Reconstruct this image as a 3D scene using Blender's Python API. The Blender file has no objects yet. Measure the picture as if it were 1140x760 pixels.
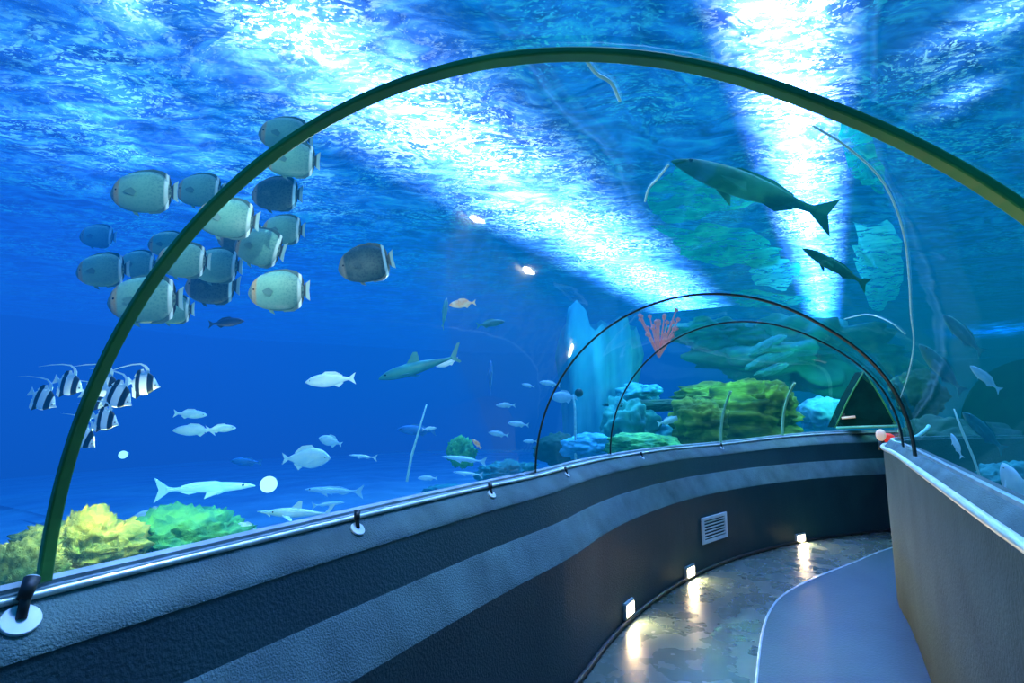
import bpy, bmesh, math, random
from mathutils import Vector, Matrix, noise
from mathutils.bvhtree import BVHTree
random.seed(7)
sc = bpy.context.scene
COL = sc.collection
PI = math.pi
EYE = 1.6
F = 559.6
PITCH = 0.1299

# ------------------------------------------------------------------ camera
cam = bpy.data.cameras.new('camera'); cam.sensor_width = 36; cam.lens = F / 1140 * 36
cam.clip_start = 0.05; cam.clip_end = 200
camo = bpy.data.objects.new('camera', cam); COL.objects.link(camo)
camo.location = (0, 0, EYE); camo.rotation_euler = (PI / 2 + PITCH, 0, 0)
sc.camera = camo
sc.view_settings.view_transform = 'Standard'
sc.view_settings.look = 'None'
sc.cycles.use_denoising = True
sc.cycles.transparent_max_bounces = 24
sc.cycles.max_bounces = 8
sc.cycles.diffuse_bounces = 3
sc.cycles.glossy_bounces = 3
sc.cycles.sample_clamp_indirect = 3
sc.cycles.caustics_reflective = False
sc.cycles.caustics_refractive = False


def ray(px, py):
    x = (px - 570) / F; y = -(py - 380) / F
    return Vector((x, math.cos(PITCH) - y * math.sin(PITCH), math.sin(PITCH) + y * math.cos(PITCH)))


def at(px, py, Y):
    r = ray(px, py); return Vector((0, 0, EYE)) + r * (Y / r.y)


def at_z(px, py, z):
    r = ray(px, py); return Vector((0, 0, EYE)) + r * ((z - EYE) / r.z)


# ------------------------------------------------------------------ materials
class NT:
    def __init__(s, m):
        m.use_nodes = True; s.t = m.node_tree; s.t.nodes.clear(); s.out = s.t.nodes.new('ShaderNodeOutputMaterial')

    def n(s, typ, **kw):
        nd = s.t.nodes.new('ShaderNode' + typ)
        for k, v in kw.items():
            if k.startswith('_'): setattr(nd, k[1:], v)
            else: nd.inputs[k.replace('__', ' ')].default_value = v
        return nd

    def l(s, a, b): s.t.links.new(a, b)

    def obj(s): return s.n('TexCoord').outputs['Object']

    def mapping(s, src, scale=(1, 1, 1), rot=(0, 0, 0)):
        mp = s.n('Mapping'); mp.inputs['Scale'].default_value = scale; mp.inputs['Rotation'].default_value = rot
        s.l(src, mp.inputs['Vector']); return mp.outputs['Vector']

    def noise(s, vec, scale, detail=3, rough=.5, dist=0.0):
        nd = s.n('TexNoise', Scale=scale, Detail=detail, Roughness=rough, Distortion=dist)
        s.l(vec, nd.inputs['Vector']); return nd.outputs['Fac']

    def ramp(s, fac, stops, interp='LINEAR'):
        r = s.n('ValToRGB'); cr = r.color_ramp; cr.interpolation = interp
        while len(cr.elements) < len(stops): cr.elements.new(0.5)
        for e, (p, c) in zip(cr.elements, stops):
            e.position = p; e.color = tuple(c) + ((1,) if len(c) == 3 else ())
        s.l(fac, r.inputs['Fac']); return r.outputs['Color']

    def mix(s, fac, a, b, mode='MIX'):
        m = s.n('Mix', _data_type='RGBA', _blend_type=mode)
        for i, v in ((0, fac), (6, a), (7, b)):
            if hasattr(v, 'is_output'): s.l(v, m.inputs[i])
            else: m.inputs[i].default_value = v if i == 0 else tuple(v) + (1,) if len(v) == 3 else v
        return m.outputs[2]

    def math(s, op, a, b=0.0, c=0.0):
        m = s.n('Math', _operation=op)
        for i, v in enumerate((a, b, c)):
            if hasattr(v, 'is_output'): s.l(v, m.inputs[i])
            else: m.inputs[i].default_value = v
        return m.outputs[0]


def mat(name, c1, c2=None, rough=.5, metal=0, nscale=6, bump=0, bscale=30, spec=.5, detail=4, stretch=(1, 1, 1), emit=None, es=0):
    m = bpy.data.materials.new(name); t = NT(m)
    p = t.n('BsdfPrincipled', Roughness=rough, Metallic=metal)
    p.inputs['Specular IOR Level'].default_value = spec
    v = t.mapping(t.obj(), stretch)
    if c2 is None: c2 = tuple(x * .7 for x in c1)
    t.l(t.ramp(t.noise(v, nscale, detail), [(.3, c1), (.7, c2)]), p.inputs['Base Color'])
    if bump:
        b = t.n('Bump', Strength=bump, Distance=.02); t.l(t.noise(v, bscale, 4), b.inputs['Height']); t.l(b.outputs[0], p.inputs['Normal'])
    if emit:
        p.inputs['Emission Color'].default_value = tuple(emit) + (1,); p.inputs['Emission Strength'].default_value = es
    t.l(p.outputs[0], t.out.inputs[0]); return m


M = {}
M['wall'] = mat('wall_paint', (.013, .058, .062), (.008, .040, .047), rough=.62, nscale=2.2, bump=.25, bscale=90)
M['ledge'] = mat('ledge_carpet', (.115, .21, .195), (.055, .11, .105), rough=.75, nscale=5, bump=.5, bscale=160)
M['rwall'] = mat('rough_grey_wall', (.075, .13, .12), (.045, .09, .085), rough=.85, nscale=3.0, bump=.35, bscale=60)
M['chrome'] = mat('brushed_steel', (.95, .95, .84), (.65, .68, .62), rough=.42, metal=.55, nscale=9)
M['grey_metal'] = mat('grey_metal', (.50, .60, .60), (.28, .36, .38), rough=.4, metal=.4, nscale=9)
M['white_metal'] = mat('white_metal', (.8, .84, .84), (.6, .66, .68), rough=.4, nscale=12)
M['black_rubber'] = mat('black_rubber', (.008, .012, .014), (.014, .018, .02), rough=.5)
M['arch'] = mat('green_frame', (.10, .42, .07), (.03, .16, .04), rough=.35, nscale=3, spec=.6)
M['arch_far'] = mat('dark_frame', (.004, .02, .022), (.006, .03, .02), rough=.4)
M['arch_pale'] = mat('pale_green_frame', (.45, .85, .50), (.25, .6, .30), rough=.5)
M['seam'] = mat('acrylic_joint', (.6, .95, .92), (.25, .6, .62), rough=.3, nscale=20, emit=(.3, .9, .9), es=.15)  # small glow added so the joint looks paler
M['sand'] = mat('pale_sand', (.30, .50, .52), (.13, .28, .33), rough=.9, nscale=1.2, bump=.5, bscale=6)
M['end'] = mat('dark_end', (.002, .045, .03), (.001, .02, .015), rough=.9, spec=.05)
M['coral_yellow'] = mat('yellow_coral', (.90, .72, .10), (.16, .30, .04), rough=.9, nscale=9, bump=1, bscale=22)
M['coral_green'] = mat('green_coral', (.20, .75, .15), (.03, .30, .12), rough=.9, nscale=8, bump=1, bscale=20)
M['reef_green'] = mat('green_reef', (.24, .36, .02), (.008, .05, .008), rough=.9, nscale=2.2, bump=1, bscale=5, stretch=(1, 1, 3.5))
M['reef_dark'] = mat('dark_reef', (.02, .12, .06), (.005, .04, .04), rough=.9, nscale=2.5, bump=1, bscale=6)
M['reef_teal'] = mat('teal_reef', (.05, .42, .34), (.01, .14, .17), rough=.9, nscale=2.0, bump=1, bscale=5)
M['reef_overhang'] = mat('overhang_reef', (.02, .32, .20), (.01, .10, .09), rough=.9, nscale=1.3, bump=1, bscale=4)
M['reef_cyan'] = mat('cyan_reef', (.20, .85, .95), (.03, .32, .45), rough=.9, nscale=2.0, bump=1, bscale=6)
M['pillar'] = mat('cyan_curtain', (.09, .55, .60), (.02, .25, .38), rough=.9, nscale=1.6, bump=.6, bscale=4, stretch=(2.6, 2.6, .25))
M['tank_wall'] = mat('tank_back_wall', (.0, .02, .16), (.0, .012, .09), rough=1, nscale=.3)
M['tank_wall_teal'] = mat('tank_back_teal', (.004, .05, .085), (.002, .02, .05), rough=1, nscale=.35)
M['red_coral'] = mat('red_soft_coral', (.95, .12, .05), (.6, .10, .10), rough=.8, nscale=12, emit=(1, .10, .06), es=.9)  # red emission stands in for a reddish glow in the water
M['orange'] = mat('orange_paint', (.9, .25, .05), (.6, .15, .05), rough=.5)
M['red'] = mat('red_plastic', (.8, .02, .015), (.4, .01, .01), rough=.4, emit=(1, .05, .02), es=.5)
M['cream'] = mat('cream_plastic', (.9, .7, .5), (.8, .5, .35), rough=.5, emit=(1, .7, .45), es=.35)


def emis(name, c, s, c2=None, sc_=5):
    m = bpy.data.materials.new(name); t = NT(m)
    e = t.n('Emission', Strength=s)
    t.l(t.ramp(t.noise(t.obj(), sc_, 2), [(.3, c), (.7, c2 or c)]), e.inputs['Color'])
    t.l(e.outputs[0], t.out.inputs[0]); return m


M['warm'] = emis('warm_lens', (1, .80, .45), 16, (1, .9, .65))
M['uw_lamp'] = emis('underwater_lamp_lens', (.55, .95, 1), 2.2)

# floor
m = bpy.data.materials.new('wet_floor'); t = NT(m)
p = t.n('BsdfPrincipled', Metallic=0.0); p.inputs['Specular IOR Level'].default_value = .9
v = t.obj()
n1 = t.noise(v, 1.3, 5, .5, .4)
t.l(t.ramp(n1, [(.3, (.045, .078, .066)), (.5, (.068, .092, .072)), (.7, (.045, .075, .066))]), p.inputs['Base Color'])
t.l(t.ramp(t.noise(v, 5, 3), [(.35, (.22,) * 3), (.7, (.34,) * 3)]), p.inputs['Roughness'])
b = t.n('Bump', Strength=.10, Distance=.02); t.l(t.noise(v, 9, 2), b.inputs['Height']); t.l(b.outputs[0], p.inputs['Normal'])
t.l(p.outputs[0], t.out.inputs[0]); M['floor'] = m
M['mat'] = mat('blue_grey_matting', (.038, .078, .068), (.022, .050, .048), rough=.45, nscale=2, bump=.2, bscale=60, spec=.5)

# acrylic: almost clear with grazing reflections
m = bpy.data.materials.new('clear_acrylic'); t = NT(m)
tr = t.n('BsdfTransparent'); tr.inputs[0].default_value = (.97, .995, 1, 1)
g = t.n('BsdfGlossy', Roughness=.03); g.inputs[0].default_value = (.8, .95, 1, 1)
fr = t.n('Fresnel', IOR=1.22)
b = t.n('Bump', Strength=.05, Distance=.02); t.l(t.noise(t.obj(), 3, 2), b.inputs['Height'])
t.l(b.outputs[0], g.inputs['Normal'])
mx = t.n('MixShader'); t.l(t.math('MULTIPLY', fr.outputs[0], .16), mx.inputs[0]); t.l(tr.outputs[0], mx.inputs[1]); t.l(g.outputs[0], mx.inputs[2])
t.l(mx.outputs[0], t.out.inputs[0]); M['acrylic'] = m

# water body: clear interface, absorbing inside, with haze painted as a blue glow
m = bpy.data.materials.new('tank_water'); t = NT(m)
tr = t.n('BsdfTransparent'); t.l(tr.outputs[0], t.out.inputs['Surface'])
SIG = (.32, .16, .125)
HAZE = (.002, .10, .80)
ab = t.n('VolumeAbsorption', Density=1.0); ab.inputs[0].default_value = tuple(1 - s for s in SIG) + (1,)
em = t.n('Emission', Strength=1.0)
geo = t.n('TexCoord'); dt = t.n('VectorMath', _operation='DOT_PRODUCT'); t.l(geo.outputs['Object'], dt.inputs[0]); dt.inputs[1].default_value = (.82, -.57, 0)
hz = lambda h: tuple(a * b for a, b in zip(h, SIG))
hn = t.noise(geo.outputs['Object'], .16, 1)
t.l(t.ramp(t.math('ADD', t.math('MULTIPLY_ADD', dt.outputs['Value'], 1 / 24, .5), t.math('MULTIPLY_ADD', hn, .30, -.15)), [(.05, hz((.0, .12, .55))), (.22, hz((.022, .105, 1.0))), (.34, hz((.0, .12, .72))), (.45, hz((.0, .17, .42))), (.56, hz((.0, .13, .26))), (.8, hz((.0, .09, .17)))]), em.inputs[0])
sz = t.n('SeparateXYZ'); t.l(geo.outputs['Object'], sz.inputs[0]); t.l(t.math('MULTIPLY_ADD', sz.outputs[2], .09, .76), em.inputs[1])
ad = t.n('AddShader'); t.l(ab.outputs[0], ad.inputs[0]); t.l(em.outputs[0], ad.inputs[1]); t.l(ad.outputs[0], t.out.inputs['Volume'])
M['water'] = m

# rippled water surface seen from below: tinted transmission of the lights and the hall above it
m = bpy.data.materials.new('rippled_surface'); t = NT(m)
v = t.obj()
warp = t.n('TexNoise', Scale=1.1, Detail=2.0); t.l(v, warp.inputs['Vector'])
va = t.n('VectorMath', _operation='MULTIPLY_ADD'); t.l(warp.outputs['Color'], va.inputs[0]); va.inputs[1].default_value = (.5, .5, 0); t.l(v, va.inputs[2])
v2 = va.outputs[0]
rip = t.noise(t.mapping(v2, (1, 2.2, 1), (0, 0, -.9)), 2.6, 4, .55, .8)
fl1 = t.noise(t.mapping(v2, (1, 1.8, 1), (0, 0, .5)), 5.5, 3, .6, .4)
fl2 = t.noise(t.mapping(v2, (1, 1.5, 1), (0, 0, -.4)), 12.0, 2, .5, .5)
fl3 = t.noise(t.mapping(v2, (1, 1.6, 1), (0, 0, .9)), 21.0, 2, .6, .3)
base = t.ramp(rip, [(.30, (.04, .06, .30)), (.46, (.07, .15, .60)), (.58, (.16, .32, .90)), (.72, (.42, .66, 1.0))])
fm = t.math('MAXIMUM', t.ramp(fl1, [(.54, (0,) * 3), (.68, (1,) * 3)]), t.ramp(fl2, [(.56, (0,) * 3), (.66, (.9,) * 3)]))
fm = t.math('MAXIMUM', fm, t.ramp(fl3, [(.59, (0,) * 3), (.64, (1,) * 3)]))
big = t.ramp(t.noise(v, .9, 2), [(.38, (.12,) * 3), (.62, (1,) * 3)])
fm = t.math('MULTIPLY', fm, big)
tr = t.n('BsdfTransparent'); t.l(t.mix(fm, base, (1, .95, 1)), tr.inputs[0])  # glint flecks and ripple tones painted into the flat sheet's transmission tint
t.l(tr.outputs[0], t.out.inputs[0]); M['surface'] = m


# lamp panels above the surface; output falls off toward the edge like a diffuser
def lamp_mat(name, c, s, mode='strip', far=0):
    m = bpy.data.materials.new(name); t = NT(m)
    tc = t.n('TexCoord'); sp = t.n('SeparateXYZ'); t.l(tc.outputs['Generated'], sp.inputs[0])
    def edge(o): return t.math('SUBTRACT', 1.0, t.math('ABSOLUTE', t.math('MULTIPLY_ADD', o, 2.0, -1.0)))
    ex, ey = edge(sp.outputs[0]), edge(sp.outputs[1])
    f = ex if mode == 'strip' else t.math('MULTIPLY', ex, ey)
    f = t.math('POWER', f, 2.2)
    nz = t.ramp(t.noise(tc.outputs['Object'], 1.6, 2), [(.38, (.15,) * 3), (.62, (1,) * 3)])
    f = t.math('MULTIPLY', f, nz) if mode != 'strip' else t.math('MULTIPLY', f, t.math('MULTIPLY_ADD', sp.outputs[1], far, 1.0))
    e = t.n('Emission'); e.inputs[0].default_value = tuple(c) + (1,); t.l(t.math('MULTIPLY', f, s), e.inputs[1])
    tr = t.n('BsdfTransparent'); ad = t.n('AddShader'); t.l(e.outputs[0], ad.inputs[0]); t.l(tr.outputs[0], ad.inputs[1])
    t.l(ad.outputs[0], t.out.inputs[0]); return m


# ------------------------------------------------------------------ object helpers
def link(name, me, m=None, parent=None, loc=None):
    o = bpy.data.objects.new(name, me); COL.objects.link(o)
    if m is not None:
        for mm in (m if isinstance(m, (list, tuple)) else [m]): me.materials.append(M[mm] if isinstance(mm, str) else mm)
    if parent is not None: o.parent = parent
    if loc is not None: o.location = loc
    return o


def mesh(verts, faces, smooth=True):
    me = bpy.data.meshes.new('m'); me.from_pydata([tuple(v) for v in verts], [], faces); me.update()
    if smooth:
        for p in me.polygons: p.use_smooth = True
    return me


def tag(o, label, cat, group=None):
    o['label'] = label; o['category'] = cat
    if group: o['group'] = group
    return o


def struct(o): o['kind'] = 'structure'; return o


def empty(name, loc, label, cat, group=None):
    o = bpy.data.objects.new(name, None); COL.objects.link(o); o.location = loc; o.empty_display_size = .1
    return tag(o, label, cat, group)


def copy_tree(o, parent=None):
    c = o.copy(); COL.objects.link(c); c.parent = parent
    for ch in list(o.children): copy_tree(ch, c)
    return c


def bm_mesh(bm, smooth=True):
    me = bpy.data.meshes.new('m'); bm.normal_update(); bm.to_mesh(me); bm.free()
    if smooth:
        for p in me.polygons: p.use_smooth = True
    return me


def tube(pts, r, seg=8, close=True, rect=None, frames=None):
    """tube (or rectangular bar) along pts; r may be a list"""
    pts = [Vector(p) for p in pts]; n = len(pts); V = []; Fc = []
    up = Vector((0, 0, 1)); prev = None
    for i, p in enumerate(pts):
        tg = (pts[min(i + 1, n - 1)] - pts[max(i - 1, 0)]).normalized()
        if frames: a = frames[i][0]; b_ = frames[i][1]
        else:
            if prev is None:
                a = tg.cross(up)
                if a.length < .05: a = tg.cross(Vector((0, 1, 0)))
            else: a = prev - tg * prev.dot(tg)
            a.normalize(); b_ = tg.cross(a).normalized(); prev = a
        if rect:
            w, h = rect
            for sx, sy in ((-1, -1), (1, -1), (1, 1), (-1, 1)): V.append(p + a * w * sx / 2 + b_ * h * sy / 2)
        else:
            rr = r[i] if isinstance(r, (list, tuple)) else r
            for k in range(seg):
                an = 2 * PI * k / seg; V.append(p + (a * math.cos(an) + b_ * math.sin(an)) * rr)
    s = 4 if rect else seg
    for i in range(n - 1):
        for k in range(s):
            Fc.append((i * s + k, i * s + (k + 1) % s, (i + 1) * s + (k + 1) % s, (i + 1) * s + k))
    if close: Fc.append(tuple(range(s))[::-1]); Fc.append(tuple((n - 1) * s + k for k in range(s)))
    return mesh(V, Fc, smooth=not rect)


def loft(rows, smooth=True, closed=False):
    n = len(rows[0]); V = [p for r in rows for p in r]; Fc = []
    for i in range(len(rows) - 1):
        for k in range(n if closed else n - 1):
            k2 = (k + 1) % n; Fc.append((i * n + k, i * n + k2, (i + 1) * n + k2, (i + 1) * n + k))
    return mesh(V, Fc, smooth)


def box_bm(bm, c, s, rot=None, bevel=0):
    r = bmesh.ops.create_cube(bm, size=1)
    mt = Matrix.Translation(c) @ (rot.to_4x4() if rot else Matrix()) @ Matrix.Diagonal((s[0], s[1], s[2], 1))
    bmesh.ops.transform(bm, matrix=mt, verts=r['verts'])
    if bevel:
        es = list({e for v in r['verts'] for e in v.link_edges})
        bmesh.ops.bevel(bm, geom=es, offset=bevel, segments=2, affect='EDGES')


def cyl_bm(bm, p0, p1, r0, r1=None, seg=20):
    p0, p1 = Vector(p0), Vector(p1); d = p1 - p0
    q = Vector((0, 0, 1)).rotation_difference(d)
    bmesh.ops.create_cone(bm, cap_ends=True, segments=seg, radius1=r0, radius2=r0 if r1 is None else r1, depth=d.length,
                          matrix=Matrix.Translation((p0 + p1) / 2) @ q.to_matrix().to_4x4())


def cr(P, n=8):
    P = [Vector(p) for p in P]; P = [2 * P[0] - P[1]] + P + [2 * P[-1] - P[-2]]; o = []
    for i in range(1, len(P) - 2):
        a, b, c, d = P[i - 1:i + 3]
        for k in range(n):
            t = k / n
            o.append(.5 * ((2 * b) + (c - a) * t + (2 * a - 5 * b + 4 * c - d) * t * t + (3 * b - a - 3 * c + d) * t ** 3))
    o.append(P[-2]); return o


# ------------------------------------------------------------------ tunnel plan
LB = [(-2.9, -1.9), (-2.25, -.75), (-1.68, .25), (-1.104, 1.239), (-.66, 2.0), (-.24, 2.68), (.14, 3.25), (.46, 3.83), (.86, 4.42),
      (1.54, 5.2), (2.41, 5.92), (3.46, 6.54), (4.62, 6.99), (5.6, 7.3), (6.6, 7.5)]
LP = cr([(x, y, 0) for x, y in LB], 8)
RB = [(-1.0, -2.6), (-.35, -1.45), (.3, -.35), (.88, .66), (1.27, 1.30), (1.55, 1.75), (2.11, 2.64), (2.80, 3.74), (3.12, 4.3), (3.40, 4.62), (3.85, 4.80), (4.6, 4.97), (5.6, 5.15), (6.6, 5.3)]
RP = cr([(x, y, 0) for x, y in RB], 8)


def side_n(P, i, sgn):
    tg = (P[min(i + 1, len(P) - 1)] - P[max(i - 1, 0)]).normalized()
    return Vector((tg.y, -tg.x, 0)) * sgn       # sgn +1: to the right of travel


def arcs(P):
    s = [0]
    for a, b in zip(P, P[1:]): s.append(s[-1] + (b - a).length)
    return s


LS = arcs(LP)


def rise(s):
    x = min(max((s - 9.2) / 2.6, 0), 1); return .075 * x * x * (3 - 2 * x)


def Lpt(i, o, z, k=1.0):
    p = LP[i] + side_n(LP, i, 1) * o; return Vector((p.x, p.y, EYE + z + rise(LS[i]) * k))


def Lat(s, o, z, k=1.0):
    """point on the left line by distance s along it"""
    for i in range(len(LS) - 1):
        if LS[i + 1] >= s:
            f = (s - LS[i]) / (LS[i + 1] - LS[i]); return Lpt(i, o, z, k).lerp(Lpt(i + 1, o, z, k), f)
    return Lpt(len(LP) - 1, o, z, k)


def Rpt(i, o, z):
    p = RP[i] + side_n(RP, i, 1) * o; return Vector((p.x, p.y, EYE + z))


# left wall: sill slope, recess, ledge slope, lower wall
ND = len(LP)
ledge_rows = [[Lpt(i, 0, -.418), Lpt(i, .018, -.425), Lpt(i, .112, -.512, .7), Lpt(i, .116, -.528, .7)] for i in range(ND)]
upper = link('wall_left_sill', loft(ledge_rows), 'ledge'); struct(upper); upper.name = 'trim_1'
# sharp creases on the sill come from separate ribs
low_rows = [[Lpt(i, .112, -.526, .7), Lpt(i, .150, -.700, .2), Lpt(i, .156, -.708, .2), Lpt(i, .236, -.872, .1), Lpt(i, .24, -.886, .1), Lpt(i, .24, -1.6, 0), Lpt(i, -.05, -1.6, 0), Lpt(i, -.05, -.43), Lpt(i, .0, -.43)] for i in range(ND)]
wl = link('wall_left', loft(low_rows, smooth=False), ['wall', 'ledge'])
for p in wl.data.polygons:
    k = p.index % 8
    if k in (1, 2, 3): p.material_index = 1
    p.use_smooth = k in (2,)
struct(wl)
# fine ribs across the sill
for i in range(26, 50): pass
# glass channel (light metal strip with a dark gasket)
ch = link('trim_2', loft([[Lpt(i, -.012, -.430), Lpt(i, -.012, -.398), Lpt(i, .006, -.392), Lpt(i, .014, -.402), Lpt(i, .014, -.412), Lpt(i, .022, -.414), Lpt(i, .026, -.432)] for i in range(ND)], smooth=False), 'grey_metal'); struct(ch)
# black rounded cable cover at the foot of the left wall
cv = link('baseboard_left', tube([Lpt(i, .258, -1.583, 0) for i in range(ND)], .017, 8), 'black_rubber'); struct(cv)

# right wall
NR = len(RP)
rrow = [[Rpt(i, .06, -.28), Rpt(i, .045, -.285), Rpt(i, 0.0, -.345), Rpt(i, -.002, -.36)] for i in range(NR)]
rs = link('trim_3', loft(rrow), 'ledge'); struct(rs)
rlow = [[Rpt(i, 0.0, -.355), Rpt(i, 0.0, -1.0), Rpt(i, 0.0, -1.6), Rpt(i, .14, -1.6), Rpt(i, .14, -.29), Rpt(i, .05, -.29)] for i in range(NR)]
wr = link('wall_right', loft(rlow, smooth=False), 'rwall'); struct(wr)
for p in wr.data.polygons: p.use_smooth = (p.index % 5) in (0, 1)
rg = link('trim_4', loft([[Rpt(i, .075, -.30), Rpt(i, .075, -.268), Rpt(i, .055, -.268), Rpt(i, .052, -.292)] for i in range(NR)], smooth=False), 'grey_metal'); struct(rg)

# floor
V = []; Fc = []
NF = 60
for j in range(NF):
    a = Lat(LS[-1] * j / (NF - 1), .2, -1.6, 0)
    k = (NR - 1) * j / (NF - 1); i = min(int(k), NR - 2); b2 = Rpt(i, .1, -1.6).lerp(Rpt(i + 1, .1, -1.6), k - i)
    V += [a, b2]
for j in range(NF - 1): Fc.append((2 * j, 2 * j + 1, 2 * j + 3, 2 * j + 2))
fo = link('floor', mesh(V, Fc, False), 'floor'); struct(fo)
for q in fo.data.vertices: q.co.z = 0
sol = fo.modifiers.new('s', 'SOLIDIFY'); sol.thickness = .08; sol.offset = -1

# raised blue-grey walkway matting with a pale edge
edge = [at_z(x, y, .03) for x, y in ((838, 800), (843, 748), (848, 708), (856, 682), (872, 662), (905, 644), (950, 626), (985, 612), (1040, 596))]
edge = cr(edge, 5)
e0 = edge[0]; edge = [e0 + Vector((-1.35, -2.6, 0)), e0 + Vector((-.5, -.95, 0))] + edge
rows = []
for k, q in enumerate(edge):
    best = min(range(NR), key=lambda i: (RP[i] - Vector((q.x + .35, q.y - .1, 0))).length)
    r0 = Rpt(best, .03, 0); r0.z = .03
    rows.append((q, r0))
V = []; Fc = []
for q, r0 in rows: V += [(q.x, q.y, 0.0), (q.x, q.y, .03), (r0.x, r0.y, .03)]
for j in range(len(rows) - 1):
    for k in range(2): Fc.append((3 * j + k, 3 * j + k + 1, 3 * j + 4 + k, 3 * j + 3 + k))
mt = empty('floor_matting', (0, 0, 0), 'raised blue-grey walkway matting with a pale edge strip along the right wall', 'matting')
link('matting', mesh(V, Fc, False), 'mat', mt)
link('edge_strip', tube([Vector((q.x, q.y, .028)) for q, _ in rows], .009, 6), 'grey_metal', mt)

# ------------------------------------------------------------------ acrylic vault
PAIRS = [((-2.9, -1.9), (-.93, -2.62)), ((-2.25, -.75), (-.27, -1.45)), ((-1.68, .25), (.38, -.35)), ((-1.104, 1.239), (.966, .66)),
         ((-.45, 2.34), (1.72, 1.92)), ((.135, 3.22), (2.33, 2.95)), ((.46, 3.83), (2.58, 3.30)), ((.83, 4.39), (2.78, 3.62)),
         ((1.54, 5.2), (3.06, 4.05)), ((2.41, 5.92), (3.44, 4.55)), ((3.46, 6.54), (4.0, 4.78)), ((4.62, 6.99), (4.9, 4.95)), ((5.6, 7.3), (5.7, 5.12)), ((6.6, 7.5), (6.62, 5.26))]
HH = [1.1, 1.1, 1.1, 1.116, 1.116, 1.12, 1.116, 1.10, 1.06, 1.02, .98, .95, .95, .95]


def near_z(x, y):
    i = min(range(ND), key=lambda i: (LP[i] - Vector((x, y, 0))).length); return EYE - .405 + rise(LS[i])


SEC = [Vector((a[0], a[1], near_z(*a))) for a, b in PAIRS], [Vector((b[0], b[1], EYE - .28)) for a, b in PAIRS]
SN = 6
SL = cr(SEC[0], SN); SR = cr(SEC[1], SN); SH = [v.x for v in cr([(h, 0, 0) for h in HH], SN)]


def Vp(u, a, grow=0.0):
    """vault point: u = section index (float, in control sections), a = 0 left foot .. pi right foot"""
    k = u * SN; i = min(int(k), len(SL) - 2); f = k - i
    L = SL[i].lerp(SL[i + 1], f); R = SR[i].lerp(SR[i + 1], f); H = SH[i] * (1 - f) + SH[i + 1] * f
    dz = R.z - L.z; R = Vector((R.x, R.y, L.z)); w = min(max(((1 - math.cos(a)) / 2 - .75) / .25, 0), 1)
    c = (L + R) / 2; d = (R - L) / 2; d = d * (1 + grow / d.length)
    return c - d * math.cos(a) + Vector((0, 0, (H + grow) * math.sin(a) + dz * w * w))


NA = 40; US = [len(PAIRS) - 1.0]; US = [j * (len(PAIRS) - 1) / 78 for j in range(79)]
vault = link('acrylic_vault', loft([[Vp(u, PI * k / NA) for k in range(NA + 1)] for u in US]), 'acrylic')
struct(vault); vault.name = 'ceiling'
# (the vault is the room's ceiling)

# water body with the tunnel cut out of it
rows = []
for u in US:
    r = [Vp(u, PI * k / NA, .02) for k in range(NA + 1)]
    lf, rt = r[0], r[-1]; off = (lf - rt).normalized() * .10; off.z = 0
    lo = [Vector((lf.x, lf.y, 1.0)) + off, Vector((lf.x, lf.y, -.3)) + off]
    ro = [Vector((rt.x, rt.y, -.3)) - off * 1.6, Vector((rt.x, rt.y, 1.1)) - off * 1.6]
    rows.append(lo[::-1] + r + ro[::-1])
n = len(rows[0]); V = [p for r in rows for p in r]; Fc = []
for i in range(len(rows) - 1):
    for k in range(n):
        k2 = (k + 1) % n; Fc.append((i * n + k, (i + 1) * n + k, (i + 1) * n + k2, i * n + k2))
Fc.append(tuple(range(n))); Fc.append(tuple((len(rows) - 1) * n + k for k in range(n))[::-1])
bm = bmesh.new(); vs = [bm.verts.new(p) for p in V]
for f in Fc: bm.faces.new([vs[i] for i in f])
bmesh.ops.recalc_face_normals(bm, faces=bm.faces[:])
bmesh.ops.reverse_faces(bm, faces=bm.faces[:])
SURF = EYE + 2.75
WX0, WX1, WY0, WY1 = -24, 26, -8, 27
r = bmesh.ops.create_cube(bm, size=1)
bmesh.ops.transform(bm, matrix=Matrix.Translation(((WX0 + WX1) / 2, (WY0 + WY1) / 2, (SURF + .02 - .6) / 2)) @ Matrix.Diagonal((WX1 - WX0, WY1 - WY0, SURF + .02 + .6, 1)), verts=r['verts'])
water = link('tank_water', bm_mesh(bm, False), 'water')
tag(water, 'clear blue tank water surrounding the walk-through tunnel', 'water'); water['kind'] = 'stuff'

# water surface
V = [(WX0, WY0, SURF), (WX1, WY0, SURF), (WX1, WY1, SURF), (WX0, WY1, SURF)]
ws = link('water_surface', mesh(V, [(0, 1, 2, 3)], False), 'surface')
tag(ws, 'rippling sparkling blue water surface seen from below above the tunnel', 'water surface'); ws['kind'] = 'stuff'

# tank walls (far, mostly lost in the haze)
def wallquad(name, pts, m):
    z0, z1 = -.5, SURF
    V = [(x, y, z0) for x, y in pts] + [(x, y, z1) for x, y in pts]; n = len(pts)
    o = link(name, mesh(V, [(i, i + 1, n + i + 1, n + i) for i in range(n - 1)], False), m); return struct(o)
wallquad('wall_tank_left', [(-17, -7), (-17, 12), (-12, 20), (-2, 25.5), (12, 25.5)], 'tank_wall')
wallquad('wall_tank_right', [(12, 25.5), (23, 25), (25, 18), (17, 8), (12, 3), (8, -3), (3, -7.5)], 'tank_wall_teal')
wallquad('wall_tank_back', [(-17, -7), (3, -7.5)], 'tank_wall')

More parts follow.
